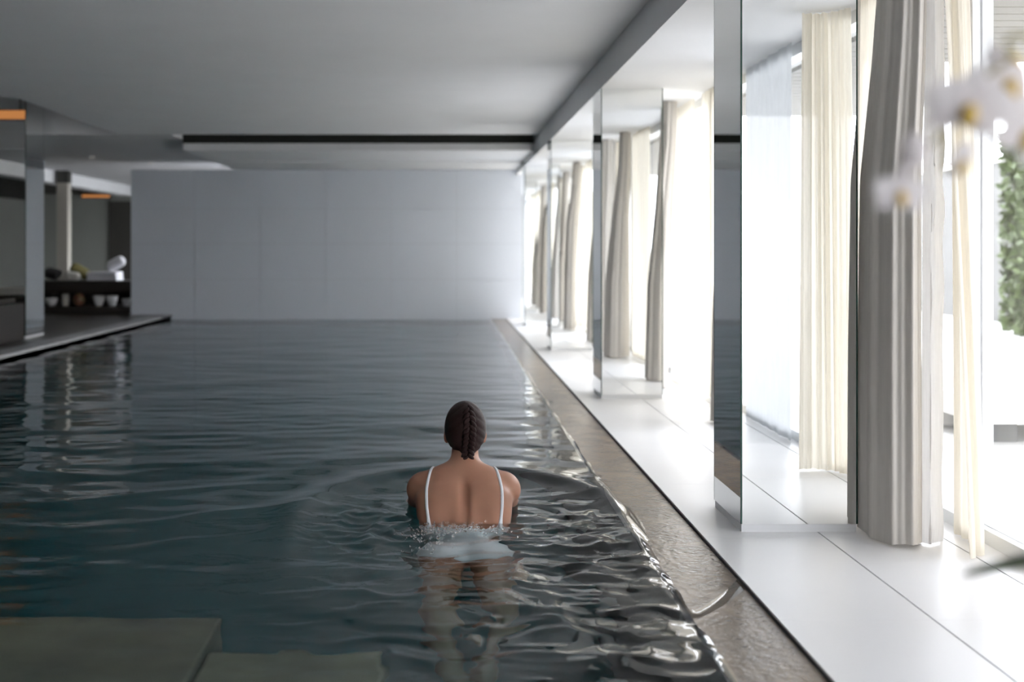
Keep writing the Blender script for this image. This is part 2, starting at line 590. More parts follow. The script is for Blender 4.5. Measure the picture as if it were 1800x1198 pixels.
def drape_mesh(name, prof, m, parent, npl=9, z0=ZT + 0.006, z1=ZS - 0.004, amp=0.16, seed=0, nz=40, na=120):
    """gathered drape: prof rows (u, cx, cy, rx, ry) with u 0 at the floor and 1 at the top"""
    rs = np.random.default_rng(seed)
    ph = rs.uniform(0, 6.28, 4)
    U = np.array([p[0] for p in prof])
    V = []
    for i in range(nz):
        u = i / (nz - 1)
        cx, cy_, rx, ry = [np.interp(u, U, [p[k] for p in prof]) for k in (1, 2, 3, 4)]
        z = z0 + (z1 - z0) * u
        for j in range(na):
            a = 2 * math.pi * j / na
            aw = a + 0.10 * math.sin(2 * a + ph[0] + u)
            pl = math.cos(npl * aw + ph[1] + 0.5 * math.sin(2.2 * u + ph[2])) + 0.35 * math.cos((npl * 2 + 1) * a + ph[3])
            s = 1 - amp * (0.5 + 0.5 * pl) * (0.55 + 0.45 * u)
            V.append((cx + rx * s * math.cos(a), cy_ + ry * s * math.sin(a), z + (0.006 * math.sin(3 * a + ph[2]) + 0.006 if i == 0 else 0)))
    return mk(name, V, grid_faces(nz, na, True), m, parent, smooth=True)


def sheet_mesh(name, pts_bot, pts_top, m, parent, pleats, amp, z0=ZT + 0.006, z1=ZS - 0.004, seed=0, nz=36, nu=None, crinkle=0.0, belly=0.0):
    """pleated sheet hanging between two plan polylines (bottom and top)"""
    rs = np.random.default_rng(seed)
    ph = rs.uniform(0, 6.28, 6)
    nu = nu or max(40, int(pleats * 12))

    def at(pts, t):
        pts = np.array(pts, float)
        d = np.r_[0, np.cumsum(np.linalg.norm(np.diff(pts, axis=0), axis=1))]
        s = t * d[-1]
        return np.array([np.interp(s, d, pts[:, 0]), np.interp(s, d, pts[:, 1])])
    V = []
    for i in range(nz):
        u = i / (nz - 1)
        for j in range(nu):
            t = j / (nu - 1)
            e = 0.004
            pb, pt = at(pts_bot, t), at(pts_top, t)
            q = pb * (1 - u) + pt * u
            q2 = at(pts_bot, min(1, t + e)) * (1 - u) + at(pts_top, min(1, t + e)) * u
            q1 = at(pts_bot, max(0, t - e)) * (1 - u) + at(pts_top, max(0, t - e)) * u
            tg = (q2 - q1) / max(1e-9, np.linalg.norm(q2 - q1))
            nn = np.array([-tg[1], tg[0]])
            tw = t + 0.018 * math.sin(9 * t + ph[0] + 1.5 * u)
            d = amp * (math.sin(2 * math.pi * pleats * tw + ph[1]) + 0.35 * math.sin(2 * math.pi * pleats * 2.3 * t + ph[2] + u))
            d *= 0.7 + 0.3 * math.sin(5 * t + ph[3] + 2 * u)
            d += belly * math.sin(math.pi * u) ** 2
            if crinkle:
                d += crinkle * math.sin(36 * u * (1 + .15 * math.sin(7 * u + ph[5])) + 5 * t + ph[4]) * math.sin(math.pi * t) * (0.4 + 0.6 * math.sin(5 * u + ph[3]) ** 2)
            V.append((q[0] + nn[0] * d, q[1] + nn[1] * d, z0 + (z1 - z0) * u))
    return mk(name, V, grid_faces(nz, nu), m, parent, smooth=True)


# the drape in front, with its turned-out lining
d0 = empty('window_drape', (1.64, 4.10, ZT), 'grey linen drape nearest the camera, white lining turned out', 'curtain', CG_D)
drape_mesh('fabric', [(0, 1.612, 4.13, .092, .205), (.3, 1.613, 4.13, .090, .20), (.6, 1.618, 4.13, .086, .19), (.8, 1.645, 4.12, .076, .165), (1, 1.662, 4.11, .066, .145)],
           M_drape, d0, npl=9, amp=0.16, seed=4, nz=60, na=240)
sheet_mesh('lining', [(1.688, 4.02), (1.700, 3.975), (1.765, 4.03), (1.785, 4.09)], [(1.722, 4.06), (1.728, 4.0), (1.765, 4.02), (1.775, 4.07)],
           M_lining, d0, 1.2, 0.005, seed=5, crinkle=0.006, nz=150, nu=40)
# other drapes: one behind each column and one mid-bay
dl = ['grey drape just past the nearest mirrored column, mostly hidden by it',
      'grey drape midway between the nearest two mirrored columns',
      'grey drape just past the second mirrored column',
      'grey drape midway between the second and third mirrored columns',
      'grey drape just past the third mirrored column',
      'grey drape midway between the third and farthest mirrored columns']
k = 0
for c in range(3):
    yc = COLY[c]
    for dy, xo in ((0.69, 0.0), (2.60, 0.06)):
        y = yc + dy
        o = empty('window_drape', (1.66 + xo, y, ZT), dl[k], 'curtain', CG_D)
        sh_ = 1.0 if (c == 0 or dy > 1) else 0.62
        xo = xo if sh_ == 1 else -.04
        drape_mesh('fabric', [(0, 1.655 + xo, y, .125 * sh_, .13), (.35, 1.665 + xo, y + .01, .115 * sh_, .12), (.62, 1.69 + xo, y + .02, .085, .10), (.85, 1.725 + xo * .6, y + .03, .06, .075), (1, 1.735 + xo * .6, y + .03, .055, .07)],
                   M_drape, o, npl=7, amp=0.15, seed=10 + k)
        k += 1


def sheer(pb, pt, pleats, seed, label, amp=0.016):
    b = pb[0]
    o = empty('sheer_curtain', (b[0], b[1], ZT), label, 'curtain', CG_S)
    sheet_mesh('fabric', pb, pt, M_sheer, o, pleats, amp, seed=seed)
    return o


sheer([(1.755, 3.80), (1.83, 3.86), (1.86, 4.0), (1.86, 4.16)], [(1.74, 3.98), (1.80, 3.96), (1.845, 4.0), (1.86, 4.16)], 6, 21,
      'cream sheer curtain beside the nearest grey drape, by the open view')
sheer([(1.66, 3.02), (1.74, 3.0), (1.83, 3.06), (1.87, 3.20)], [(1.68, 3.0), (1.75, 2.98), (1.83, 3.04), (1.87, 3.14)], 7, 22,
      'cream sheer curtain reflected in the nearest mirrored column')
sheer([(1.86, -0.2), (1.85, 1.25)], [(1.86, -0.2), (1.85, 1.25)], 14, 23, 'flat sheer curtain reflected at the left of the nearest column mirror')
vo = sheer([(1.87, 1.32), (1.87, 2.25)], [(1.87, 1.32), (1.87, 2.25)], 5, 24, 'pale grey voile added over the window pane to dim it in the near mirror', .008)  # made-up voile, keeps the mirrored pane from burning out
vo.children[0].data.materials[0] = M_dim_voile
sheer([(1.84, 12.45), (1.86, 14.0)], [(1.84, 12.45), (1.86, 14.0)], 14, 61, 'wide cream sheer curtain before the farthest column, added cover to dim the end wall')  # extra sheer cover, added to cut daylight on the end wall
sheer([(1.84, 15.8), (1.86, 17.6)], [(1.84, 15.8), (1.86, 17.6)], 16, 62, 'cream sheer curtain beside the end wall, added cover to dim it')  # added likewise, softens light at the wall's window end
for c in range(2):
    yc = COLY[c]
    nm = ['nearest', 'second', 'third'][c]
    sheer([(1.84, yc + 0.55), (1.86, yc + 1.35)], [(1.84, yc + 0.5), (1.86, yc + 1.3)], 8, 31 + c, 'cream sheer curtain on the window just past the %s mirrored column' % nm)
    sheer([(1.84, yc + 2.76), (1.86, yc + 3.14)], [(1.84, yc + 2.78), (1.86, yc + 3.14)], 5, 41 + c,
          'cream sheer curtain at the far half of the window past the %s column' % nm)
    sheer([(1.84, yc + 3.22), (1.86, yc + 3.95)], [(1.84, yc + 3.22), (1.86, yc + 3.95)], 7, 51 + c,
          'cream sheer curtain level with the column after the %s one' % nm)

# ------------------------------------------------------------------ lounge furniture
pl = empty('lounge_platform', (-6.0, 11.9, ZD), 'dark low daybed platform beside the tall mirrored column', 'platform')
box('body', -7.4, -4.555, 11.45, 12.36, ZD, ZD + 0.40, M_darkwood, pl, 0.008)
box('skirting', -7.38, -4.57, 11.47, 12.34, ZD + 0.0, ZD + 0.06, M_black, pl)
box('mattress', -7.35, -4.62, 11.5, 12.3, ZD + 0.40, ZD + 0.46, M_loungedark, pl, 0.02)


def folded_towel(x0, x1, y0, y1, z, layers, t, m, label, group=None):
    r = empty('folded_towel', ((x0 + x1) / 2, (y0 + y1) / 2, z), label, 'towel', group)
    for k in range(layers):
        box('fold', x0 + .006 * (k % 2), x1 - .004 * (k % 3), y0 + .005 * (k % 2), y1, z + t * k, z + t * (k + 1) - 0.001, m, r, t * 0.35)
    return r


folded_towel(-5.1, -4.74, 11.6, 12.0, ZD + 0.4605, 3, 0.03, M_towel2, 'folded white towel on the dark platform at the left edge')

sb = empty('lounge_shelf', (-5.6, 17.7, ZD), 'long dark low shelf unit of bowls and towels beside the end wall', 'shelf')
SY0, SY1 = 17.25, 18.05
box('top_board', -7.0, -4.62, SY0, SY1, ZD + 0.33, ZD + 0.50, M_darkwood, sb, 0.006)
box('base_board', -7.0, -4.62, SY0, SY1, ZD, ZD + 0.11, M_darkwood, sb, 0.006)
for x in (-6.98, -6.1, -4.72):
    box('upright', x, x + 0.05, SY0 + 0.3, SY1 - 0.02, ZD + 0.11, ZD + 0.33, M_darkwood, sb)
box('back_panel', -6.98, -4.64, SY1 - 0.019, SY1, ZD + 0.11, ZD + 0.33, M_darkwood, sb)

SHZ = ZD + 0.1105
BG = 'dishes on the lounge shelf'


def bowl(px_, w, h, m, label, z=SHZ, y=SY0 + 0.16):
    x = (px_ - 780) / 2000 * y
    r = w / 2
    return tag(lathe('bowl', [(r * .45, z), (r * .5, z + h * .08), (r * .8, z + h * .45), (r, z + h), (r * .94, z + h), (r * .72, z + h * .45), (r * .3, z + h * .16)], x, y, m), label, 'bowl', BG)


bowl(91, 0.19, 0.125, M_bowl, 'white bowl on the shelf next to the tall mirrored column')
bowl(174, 0.19, 0.16, M_bowl, 'left one of two white bowls at the middle of the shelf')
bowl(197, 0.19, 0.16, M_bowl, 'right one of two white bowls at the middle of the shelf', y=SY0 + .165)
bowl(222, 0.14, 0.12, M_bowl, 'small white bowl on the shelf beside the end wall', y=SY0 + .1)
xc = (115 - 780) / 2000 * (SY0 + .16)
tag(lathe('cup', [(.05, SHZ), (.056, SHZ + .03), (.062, SHZ + .19), (.056, SHZ + .19), (.05, SHZ + .03)], xc, SY0 + .16, M_cup), 'tall grey beige cup on the shelf', 'cup', BG)
xc = (139 - 780) / 2000 * (SY0 + .16)
tag(lathe('round_pot', [(.04, SHZ), (.085, SHZ + .05), (.095, SHZ + .1), (.075, SHZ + .16), (.035, SHZ + .185), (.04, SHZ + .2), (.03, SHZ + .2)], xc, SY0 + .16, M_redpot), 'round reddish olive glazed pot on the shelf', 'pot', BG)
STZ = ZD + 0.5005


def cushion(name, c, r, rot, m, label, cat):
    n, k = 24, 14
    V = []
    R = Matrix.Rotation(rot[2], 3, 'Z') @ Matrix.Rotation(rot[1], 3, 'Y') @ Matrix.Rotation(rot[0], 3, 'X')
    for i in range(k):
        v = -math.pi / 2 + math.pi * i / (k - 1)
        for j in range(n):
            a = 2 * math.pi * j / n

            def se(w, e):
                return math.copysign(abs(w) ** e, w)
            p = Vector((r[0] * se(math.cos(v), .5) * se(math.cos(a), .45), r[1] * se(math.cos(v), .5) * se(math.sin(a), .45), r[2] * math.sin(v)))
            V.append(tuple(R @ p + Vector(c)))
    return tag(mk(name, V, grid_faces(k, n, True), m, None, True), label, cat)


sx = (190 - 780) / 2000 * 17.6
# rumpled pile of white towels
tb = folded_towel(sx - .26, sx + .20, 17.35, 17.75, STZ, 3, .045, M_towel, 'white towels piled on the shelf top near the end wall')
cushion('rolled_towel', (sx + .12, 17.6, STZ + .255), (.15, .12, .085), (.1, -.5, .2), M_towel, 'crumpled white towel heaped on the towel pile', 'towel')
cushion('throw_cushion', ((140 - 780) / 2000 * 17.7, 17.72, STZ + .135), (.16, .13, .06), (.5, .55, .3), M_olive, 'olive brown cushion leaning on the shelf top', 'cushion')
cushion('throw_cushion', ((128 - 780) / 2000 * 17.36, 17.36, STZ + .072), (.11, .09, .066), (.0, .15, .1), M_towel2, 'small beige cushion in front of the olive cushion', 'cushion')
cushion('throw_cushion', ((92 - 780) / 2000 * 17.6, 17.6, STZ + .105), (.13, .12, .07), (.3, .25, 0), M_black, 'black cushion on the shelf top beside the tall column', 'cushion')

# warm lights of the lounge
def cove(x0, x1, y, z0, z1, label):
    r = empty('cove_light', ((x0 + x1) / 2, y, z0), label, 'light')
    box('housing', x0 - .02, x1 + .02, y + .012, y + .06, z0 - .02, z1 + .02, M_bronze, r)
    box('diffuser', x0, x1, y, y + .0115, z0, z1, M_warm, r)
    return r


pn = empty('pendant_light', (-5.25, 11.72, 2.56), 'orange glowing strip light reflected in the top of the tall mirrored column', 'light')
box('housing', -5.72, -4.83, 11.66, 11.70, 2.55, 2.67, M_bronze, pn)
box('diffuser', -5.70, -4.85, 11.7005, 11.715, 2.56, 2.66, M_warm, pn)
for x in (-5.6, -4.95):
    box('hanger', x, x + .015, 11.675, 11.69, 2.67, ZC + 0.4995, M_bronze, pn)
cove(-7.6, -7.02, 23.90, 2.13, 2.18, 'faint orange cove strip high on the lounge wall behind the beige column')
wl = empty('wall_lamp', (-4.78, 17.35, 1.50), 'small warm wall lamp peeking past the end wall', 'lamp')
box('bracket', -4.74, -4.70, 17.401, 17.5, 1.751, 1.78, M_bronze, wl)
lathe('shade', [(.03, 1.42), (.06, 1.45), (.06, 1.72), (.03, 1.75)], -4.72, 17.45, M_warmlamp, wl)
for i, (pxx, pyy) in enumerate(((162, 275), (21, 244), (265, 285))):
    y = (ZC - CAMH) * 2000 / (437 - pyy)
    x = (pxx - 780) / 2000 * y
    if y < 13.2:
        y = 13.3
        x = (pxx - 780) / 2000 * y
    r = empty('ceiling_spot', (x, y, ZC - 0.012), ['small recessed ceiling spot above the lounge shelf', 'small recessed ceiling spot left of the tall column', 'small recessed ceiling spot left of the end wall top'][i], 'light', 'recessed lounge spots')
    lathe('ring', [(.05, ZC - .012), (.06, ZC - .0005)], x, y, M_plinth, r, 20)
    lathe('lens', [(.035, ZC - .016), (.035, ZC - .0125)], x, y, M_spot, r, 20)

# ------------------------------------------------------------------ implicit surfaces


class Field:
    """signed distance grid, shapes blended in with a smooth union, meshed with surface nets"""

    def __init__(self, lo, hi, h):
        self.lo = np.array(lo, float)
        self.h = h
        self.n = np.ceil((np.array(hi) - self.lo) / h).astype(int) + 1
        self.D = np.full(self.n, 0.5, np.float32)

    def _win(self, lo, hi):
        a = np.clip(np.floor((np.array(lo) - self.lo) / self.h).astype(int), 0, self.n - 1)
        b = np.clip(np.ceil((np.array(hi) - self.lo) / self.h).astype(int) + 1, 1, self.n)
        sl = tuple(slice(i, j) for i, j in zip(a, b))
        ax = [(self.lo[i] + self.h * np.arange(a[i], b[i])).astype(np.float32) for i in range(3)]
        return sl, np.meshgrid(*ax, indexing='ij', sparse=True)

    def blend(self, sl, d, k):
        D = self.D[sl]
        if k <= 0:
            self.D[sl] = np.minimum(D, d)
            return
        q = np.clip(k - np.abs(D - d), 0, None)
        self.D[sl] = np.minimum(D, d) - q * q / (4 * k)

    def carve(self, sl, d, k):
        D = self.D[sl]
        q = np.clip(k - np.abs(D + d), 0, None)
        self.D[sl] = np.maximum(D, -d) + q * q / (4 * k)

    def ell(self, c, r, k=0.03, rx=0.0, ry=0.0, rz=0.0, carve=False):
        R = np.array((Matrix.Rotation(rz, 3, 'Z') @ Matrix.Rotation(ry, 3, 'Y') @ Matrix.Rotation(rx, 3, 'X')))
        m = max(r) + k + 0.05
        sl, (X, Y, Z) = self._win(np.array(c) - m, np.array(c) + m)
        X, Y, Z = X - c[0], Y - c[1], Z - c[2]
        u = X * R[0, 0] + Y * R[1, 0] + Z * R[2, 0]
        v = X * R[0, 1] + Y * R[1, 1] + Z * R[2, 1]
        w = X * R[0, 2] + Y * R[1, 2] + Z * R[2, 2]
        k0 = np.sqrt((u / r[0]) ** 2 + (v / r[1]) ** 2 + (w / r[2]) ** 2)
        k1 = np.sqrt((u / r[0] ** 2) ** 2 + (v / r[1] ** 2) ** 2 + (w / r[2] ** 2) ** 2)
        d = k0 * (k0 - 1) / np.maximum(k1, 1e-6)
        (self.carve if carve else self.blend)(sl, d.astype(np.float32), k)

    def cone(self, a, b, ra, rb, k=0.03):
        a, b = np.array(a, float), np.array(b, float)
        m = max(ra, rb) + k + 0.04
        sl, (X, Y, Z) = self._win(np.minimum(a, b) - m, np.maximum(a, b) + m)
        ab = b - a
        t = ((X - a[0]) * ab[0] + (Y - a[1]) * ab[1] + (Z - a[2]) * ab[2]) / (ab @ ab)
        t = np.clip(t, 0, 1)
        d = np.sqrt((X - a[0] - t * ab[0]) ** 2 + (Y - a[1] - t * ab[1]) ** 2 + (Z - a[2] - t * ab[2]) ** 2) - (ra + (rb - ra) * t)
        self.blend(sl, d.astype(np.float32), k)

    def axes(self):
        return np.meshgrid(*[(self.lo[i] + self.h * np.arange(self.n[i])).astype(np.float32) for i in range(3)], indexing='ij', sparse=True)

    def mesh(self, D=None):
        D = self.D if D is None else D
        S = D < 0
        nx, ny, nz = D.shape
        c = [S[i:nx - 1 + i, j:ny - 1 + j, k:nz - 1 + k] for i in (0, 1) for j in (0, 1) for k in (0, 1)]
        al = c[0].copy()
        an = c[0].copy()
        for q in c[1:]:
            al &= q
            an |= q
        act = an & ~al
        idx = np.argwhere(act)
        acc = np.zeros((len(idx), 3))
        cnt = np.zeros(len(idx))
        corners = [(i, j, k) for i in (0, 1) for j in (0, 1) for k in (0, 1)]
        vals = {q: D[idx[:, 0] + q[0], idx[:, 1] + q[1], idx[:, 2] + q[2]].astype(float) for q in corners}
        for q in corners:
            for ax in range(3):
                if q[ax] == 0:
                    q2 = list(q)
                    q2[ax] = 1
                    q2 = tuple(q2)
                    a, b = vals[q], vals[q2]
                    m = (a < 0) != (b < 0)
                    t = np.where(m, a / np.where(m, a - b, 1), 0)
                    p = np.array(q, float)[None, :].repeat(len(idx), 0)
                    p[:, ax] += t
                    acc[m] += p[m]
                    cnt[m] += 1
        V = self.lo + self.h * (idx + acc / cnt[:, None])
        num = np.full(act.shape, -1, np.int64)
        num[act] = np.arange(len(idx))
        F = []
        for ax in range(3):
            A = S
            s0 = [slice(None)] * 3
            s1 = [slice(None)] * 3
            s0[ax] = slice(0, -1)
            s1[ax] = slice(1, None)
            ch = A[tuple(s0)] != A[tuple(s1)]
            e = np.argwhere(ch)
            o1, o2 = [(1, 2), (2, 0), (0, 1)][ax]
            ok = (e[:, o1] > 0) & (e[:, o2] > 0) & (e[:, o1] < num.shape[o1]) & (e[:, o2] < num.shape[o2])
            e = e[ok]
            ins = A[tuple(e.T)]

            def g(d1, d2):
                f = e.copy()
                f[:, o1] -= d1
                f[:, o2] -= d2
                return num[tuple(f.T)]
            q = np.stack([g(1, 1), g(0, 1), g(0, 0), g(1, 0)], 1)
            q[~ins] = q[~ins][:, ::-1]
            F.append(q)
        F = np.concatenate(F)
        F = F[(F >= 0).all(1)]
        return V, F


def relax(V, F, it=2, lam=0.5):
    n = len(V)
    for _ in range(it):
        acc = np.zeros_like(V)
        cnt = np.zeros(n)
        for a in range(4):
            for b in (1, 3):
                np.add.at(acc, F[:, a], V[F[:, (a + b) % 4]])
                np.add.at(cnt, F[:, a], 1)
        V = V * (1 - lam) + lam * acc / np.maximum(cnt, 1)[:, None]
    return V


# ------------------------------------------------------------------ the swimmer
CX = 0.080
sw = empty('person', (CX, 4.30, -0.75), 'woman with braided dark hair in white strappy swimsuit, swimming away in the pool', 'person')
TH = math.radians(42)
u_ = np.array([0, math.cos(TH), math.sin(TH)])
n_ = np.array([0, -math.sin(TH), math.cos(TH)])
WL = np.array([CX, 4.33, 0.0])


def bk(L, depth=0.0, x=0.0):
    return WL + u_ * L - n_ * depth + np.array([x, 0, 0])


fb = Field((CX - .36, 3.02, -.62), (CX + .36, 5.32, .47), 0.006)
# trunk
fb.ell(bk(.17, .092), (.150, .170, .090), .03, rx=TH)
fb.ell(bk(.07, .085), (.143, .150, .082), .05, rx=TH)
fb.ell(bk(-.07, .085), (.122, .140, .080), .05, rx=TH * .8)
fb.ell((CX, 4.12, -.145), (.158, .130, .098), .06, rx=.45)
for s in (-1, 1):
    fb.ell((CX + s * .075, 4.055, -.125), (.088, .105, .088), .04, rx=.3)          # glutes
    fb.ell(bk(.185, .040, s * .082), (.058, .085, .036), .05, rx=TH, rz=s * .12)   # shoulder blades
    fb.ell(bk(.10, .075, s * .112), (.045, .115, .060), .05, rx=TH)                # lats
    fb.cone(bk(.16, .070, s * .140), bk(-.03, .075, s * .108), .048, .046, .05)     # back of the armpit
    fb.cone(bk(.275, .045, s * .035), (CX + s * .150, 4.570, .108), .046, .044, .05)  # trapezius
    sh = (CX + s * .168, 4.578, .082)
    el = (CX + s * .195, 4.845, -.045)
    wr = (CX + s * .105, 5.055, -.115)
    fb.ell(sh, (.056, .062, .058), .04)
    fb.cone(sh, el, .052, .041, .03)
    fb.cone(el, np.array(el) * .6 + np.array(wr) * .4, .041, .038, .02)
    fb.cone(np.array(el) * .6 + np.array(wr) * .4, wr, .038, .026, .02)
    # hand: palm, four fingers, thumb
    d = np.array([-s * .25, .95, -.12])
    d /= np.linalg.norm(d)
    side = np.array([s * .95, .25, .0])
    palm = np.array(wr) + d * .055
    fb.ell(palm, (.036, .055, .016), .012, rz=s * .25)
    for q, ln in enumerate((.062, .074, .070, .052)):
        b0 = palm + d * .040 + side * (.027 - .018 * q) * -1
        b1 = b0 + d * ln * .55 + np.array([0, 0, -.004])
        b2 = b1 + d * ln * .45 + np.array([0, 0, -.012])
        fb.cone(b0, b1, .0092, .0088, .006)
        fb.cone(b1, b2, .0088, .0078, .004)
    t0 = palm - d * .02 - side * .028
    t1 = t0 + d * .03 - side * .022
    fb.cone(t0, t1, .0115, .010, .008)
    fb.cone(t1, t1 + d * .026 - side * .004, .010, .0085, .004)
    # legs
    hp = (CX + s * .092, 4.06, -.165)
    kn = (CX + s * .100, 3.670, -.330)
    an = (CX + s * .040, 3.300, -.495)
    fb.cone(hp, kn, .082, .052, .04)
    cf = np.array(kn) * .68 + np.array(an) * .32 + np.array([0, 0, .008])
    fb.cone(kn, cf, .051, .050, .02)
    fb.cone(cf, an, .050, .034, .02)
    toe = (CX + s * .042, 3.11, -.540)
    fb.cone(an, toe, .033, .020, .02)
    fb.ell((CX + s * .045, 3.16, -.527), (.036, .07, .018), .02, rx=.2)
    for q in range(5):
        tx_ = CX + s * (.030 + .013 * (4 - q))
        fb.cone((tx_, 3.105, -.539), (tx_, 3.080 + .004 * q, -.545), .0085, .0075, .004)
# spinal furrow
for L0 in np.linspace(-.04, .17, 12):
    fb.ell(bk(L0, -.0140, 0), (.011, .034, .0165), .022, rx=TH, carve=True)
# neck and head
HX = CX + .008
fb.cone((CX + .002, 4.575, .130), (HX, 4.635, .26), .060, .052, .035)
hc = np.array([HX, 4.668, .318])
fb.ell(hc, (.074, .094, .098), .02)
fb.ell(hc + (0, .035, -.060), (.054, .058, .062), .03)       # jaw
fb.ell(hc + (0, .078, -.098), (.022, .018, .018), .02)       # chin
fb.cone(hc + (0, .090, .002), hc + (0, .110, -.040), .010, .015, .012)   # nose
fb.ell(hc + (0, .082, .018), (.045, .012, .010), .015)       # brow
fb.ell(hc + (0, .090, -.066), (.020, .008, .006), .006)      # upper lip
fb.ell(hc + (0, .088, -.076), (.018, .008, .006), .006)      # lower lip
for s in (-1, 1):
    fb.ell(hc + (s * .030, .095, -.002), (.015, .012, .009), .008, carve=True)   # eye sockets
    fb.ell(hc + (s * .0765, .000, -.036), (.010, .020, .031), .008, rz=-s * .45)  # ears
    fb.ell(hc + (s * .086, -.008, -.034), (.005, .010, .018), .006, rz=-s * .45, carve=True)
BV, BF = fb.mesh()
BV = relax(BV, BF, 2, .5)
body = mk('body', BV, BF, M_skin, sw, smooth=True)
for s in (-1, 1):
    lathe('eye', [(.002, hc[2] - .0125), (.009, hc[2] - .009), (.0115, hc[2] - .002), (.009, hc[2] + .006), (.002, hc[2] + .0085)], hc[0] + s * .030, hc[1] + .083, M_eye, body, 14)

# swimsuit: a close shell of the body below the scooped back
X, Y, Z = fb.axes()
Lc = (Y - WL[1]) * u_[1] + (Z - WL[2]) * u_[2]
xr = np.abs(X - CX)
dn = (Y - WL[1]) * n_[1] + (Z - WL[2]) * n_[2]           # + towards the back
top = -.055 + 1.7 * np.clip(xr - .05, 0, None) ** 1.6 + np.clip(-dn - .09, 0, .06) * 2.2
leg_open = (4.03 - Y) - 0.9 * (.16 - xr) + 0.0 * Z
cut = np.maximum(np.maximum(Lc - top, leg_open), 4.0 - 0.02 - Y)
arms = .17 - (xr - 0) * 1.0
SD = np.maximum(fb.D - .0045, cut)
SD = np.maximum(SD, (xr - .176))
SV, SF = fb.mesh(SD.astype(np.float32))
SV = relax(SV, SF, 2, .5)
suit = mk('swimsuit', SV, SF, M_suit, sw, smooth=True)

# straps: ribbons laid on the skin by walking to the zero of the field


def fval(P):
    q = (P - fb.lo) / fb.h
    i = np.clip(q.astype(int), 0, fb.n - 2)
    f = q - i
    v = 0
    for a in (0, 1):
        for b in (0, 1):
            for c in (0, 1):
                w = (f[0] if a else 1 - f[0]) * (f[1] if b else 1 - f[1]) * (f[2] if c else 1 - f[2])
                v += w * fb.D[i[0] + a, i[1] + b, i[2] + c]
    return v


def onskin(P, n, off):
    P = np.array(P, float)
    n = np.array(n, float) / np.linalg.norm(n)
    lo, hi = -.09, .09
    p = P + n * hi
    t = hi
    while t > lo:
        if fval(P + n * t) < 0:
            break
        t -= .001
    return P + n * (t + off)


for s in (-1, 1):
    pts = []
    ctrl = [(-.05, .128, 0), (.02, .137, 0), (.09, .146, 0), (.16, .148, 0), (.22, .142, .0), (.258, .132, .3), (.285, .120, .8)]
    for q in np.linspace(0, len(ctrl) - 1, 40):
        i = min(int(q), len(ctrl) - 2)
        f = q - i
        L, xx, bend = [ctrl[i][m_] * (1 - f) + ctrl[i + 1][m_] * f for m_ in range(3)]
        nn = n_ * (1 - bend * .6) + u_ * bend * .8
        p = onskin(bk(L, .05, s * xx), nn, .0015)
        pts.append(p)
    pts = np.array(pts)
    for _ in range(3):
        pts[1:-1] = (pts[:-2] + 2 * pts[1:-1] + pts[2:]) / 4
    V, F = [], []
    for i, p in enumerate(pts):
        t = pts[min(i + 1, 39)] - pts[max(i - 1, 0)]
        t /= np.linalg.norm(t)
        w = np.cross(t, n_)
        w /= np.linalg.norm(w)
        hw = .0062 + (.014 * max(0, 1 - i / 9) ** 1.5)
        for a, b in ((-1, 0), (-.7, .0035), (.7, .0035), (1, 0), (.7, -.003), (-.7, -.003)):
            V.append(p + w * hw * a + np.cross(w, t) * b)
    F = grid_faces(40, 6, True)
    mk('strap', V, F, M_suit, suit, smooth=True)

# hair: smooth cap drawn into a braid down the back of the head
fh = Field((HX - .13, 4.50, .12), (HX + .13, 4.80, .46), 0.004)
fh.ell(hc + (0, -.006, .008), (.083, .098, .101), .02)
fh.ell(hc + (0, -.030, -.025), (.076, .074, .092), .03)
X, Y, Z = fh.axes()
# hairline: open in front for the face and below for the neck
face = (Y - (hc[1] + .028)) * .80 - (Z - (hc[2] + .050)) * .60
below = (hc[2] - .075 - Z) * .75 + (Y - (hc[1] - .045)) * .9
earcut = (Y - (hc[1] - .010)) * .7 - (Z - (hc[2] - .012)) * .55
HD = np.maximum(fh.D, np.maximum(face, np.maximum(below, earcut)))
bx = HX + .012
cap = HD.copy()
fh.D = cap.astype(np.float32)
fh.cone(hc + (.001, -.044, -.045), hc + (.005, -.104, -.118), .056, .020, .022)
HD = fh.D.copy()
ridge = 2 * np.pi * ((Z - hc[2]) + np.abs(X - bx) * .75 + .15 * (Y - hc[1])) / .034
wgt = np.clip((hc[1] - .02 - Y) / .04, 0, 1) * np.clip((np.abs(X - bx)) / .012, 0, 1) * np.where(X > bx, 1.0, .5)
HD = HD + (.0046 * (np.abs(np.sin(ridge / 2)) ** .5 * -1 + .6) * wgt)
HV, HF = fh.mesh(HD.astype(np.float32))
HV = relax(HV, HF, 1, .5)
hair = mk('hair', HV, HF, M_hair, sw, smooth=True)


def hairback(x, z):
    y = 4.50
    while y < 4.75:
        q = (np.array([x, y, z]) - fh.lo) / fh.h
        i = np.clip(q.astype(int), 0, fh.n - 1)
        if fh.D[tuple(i)] < 0:
            return y
        y += .002
    return 4.62


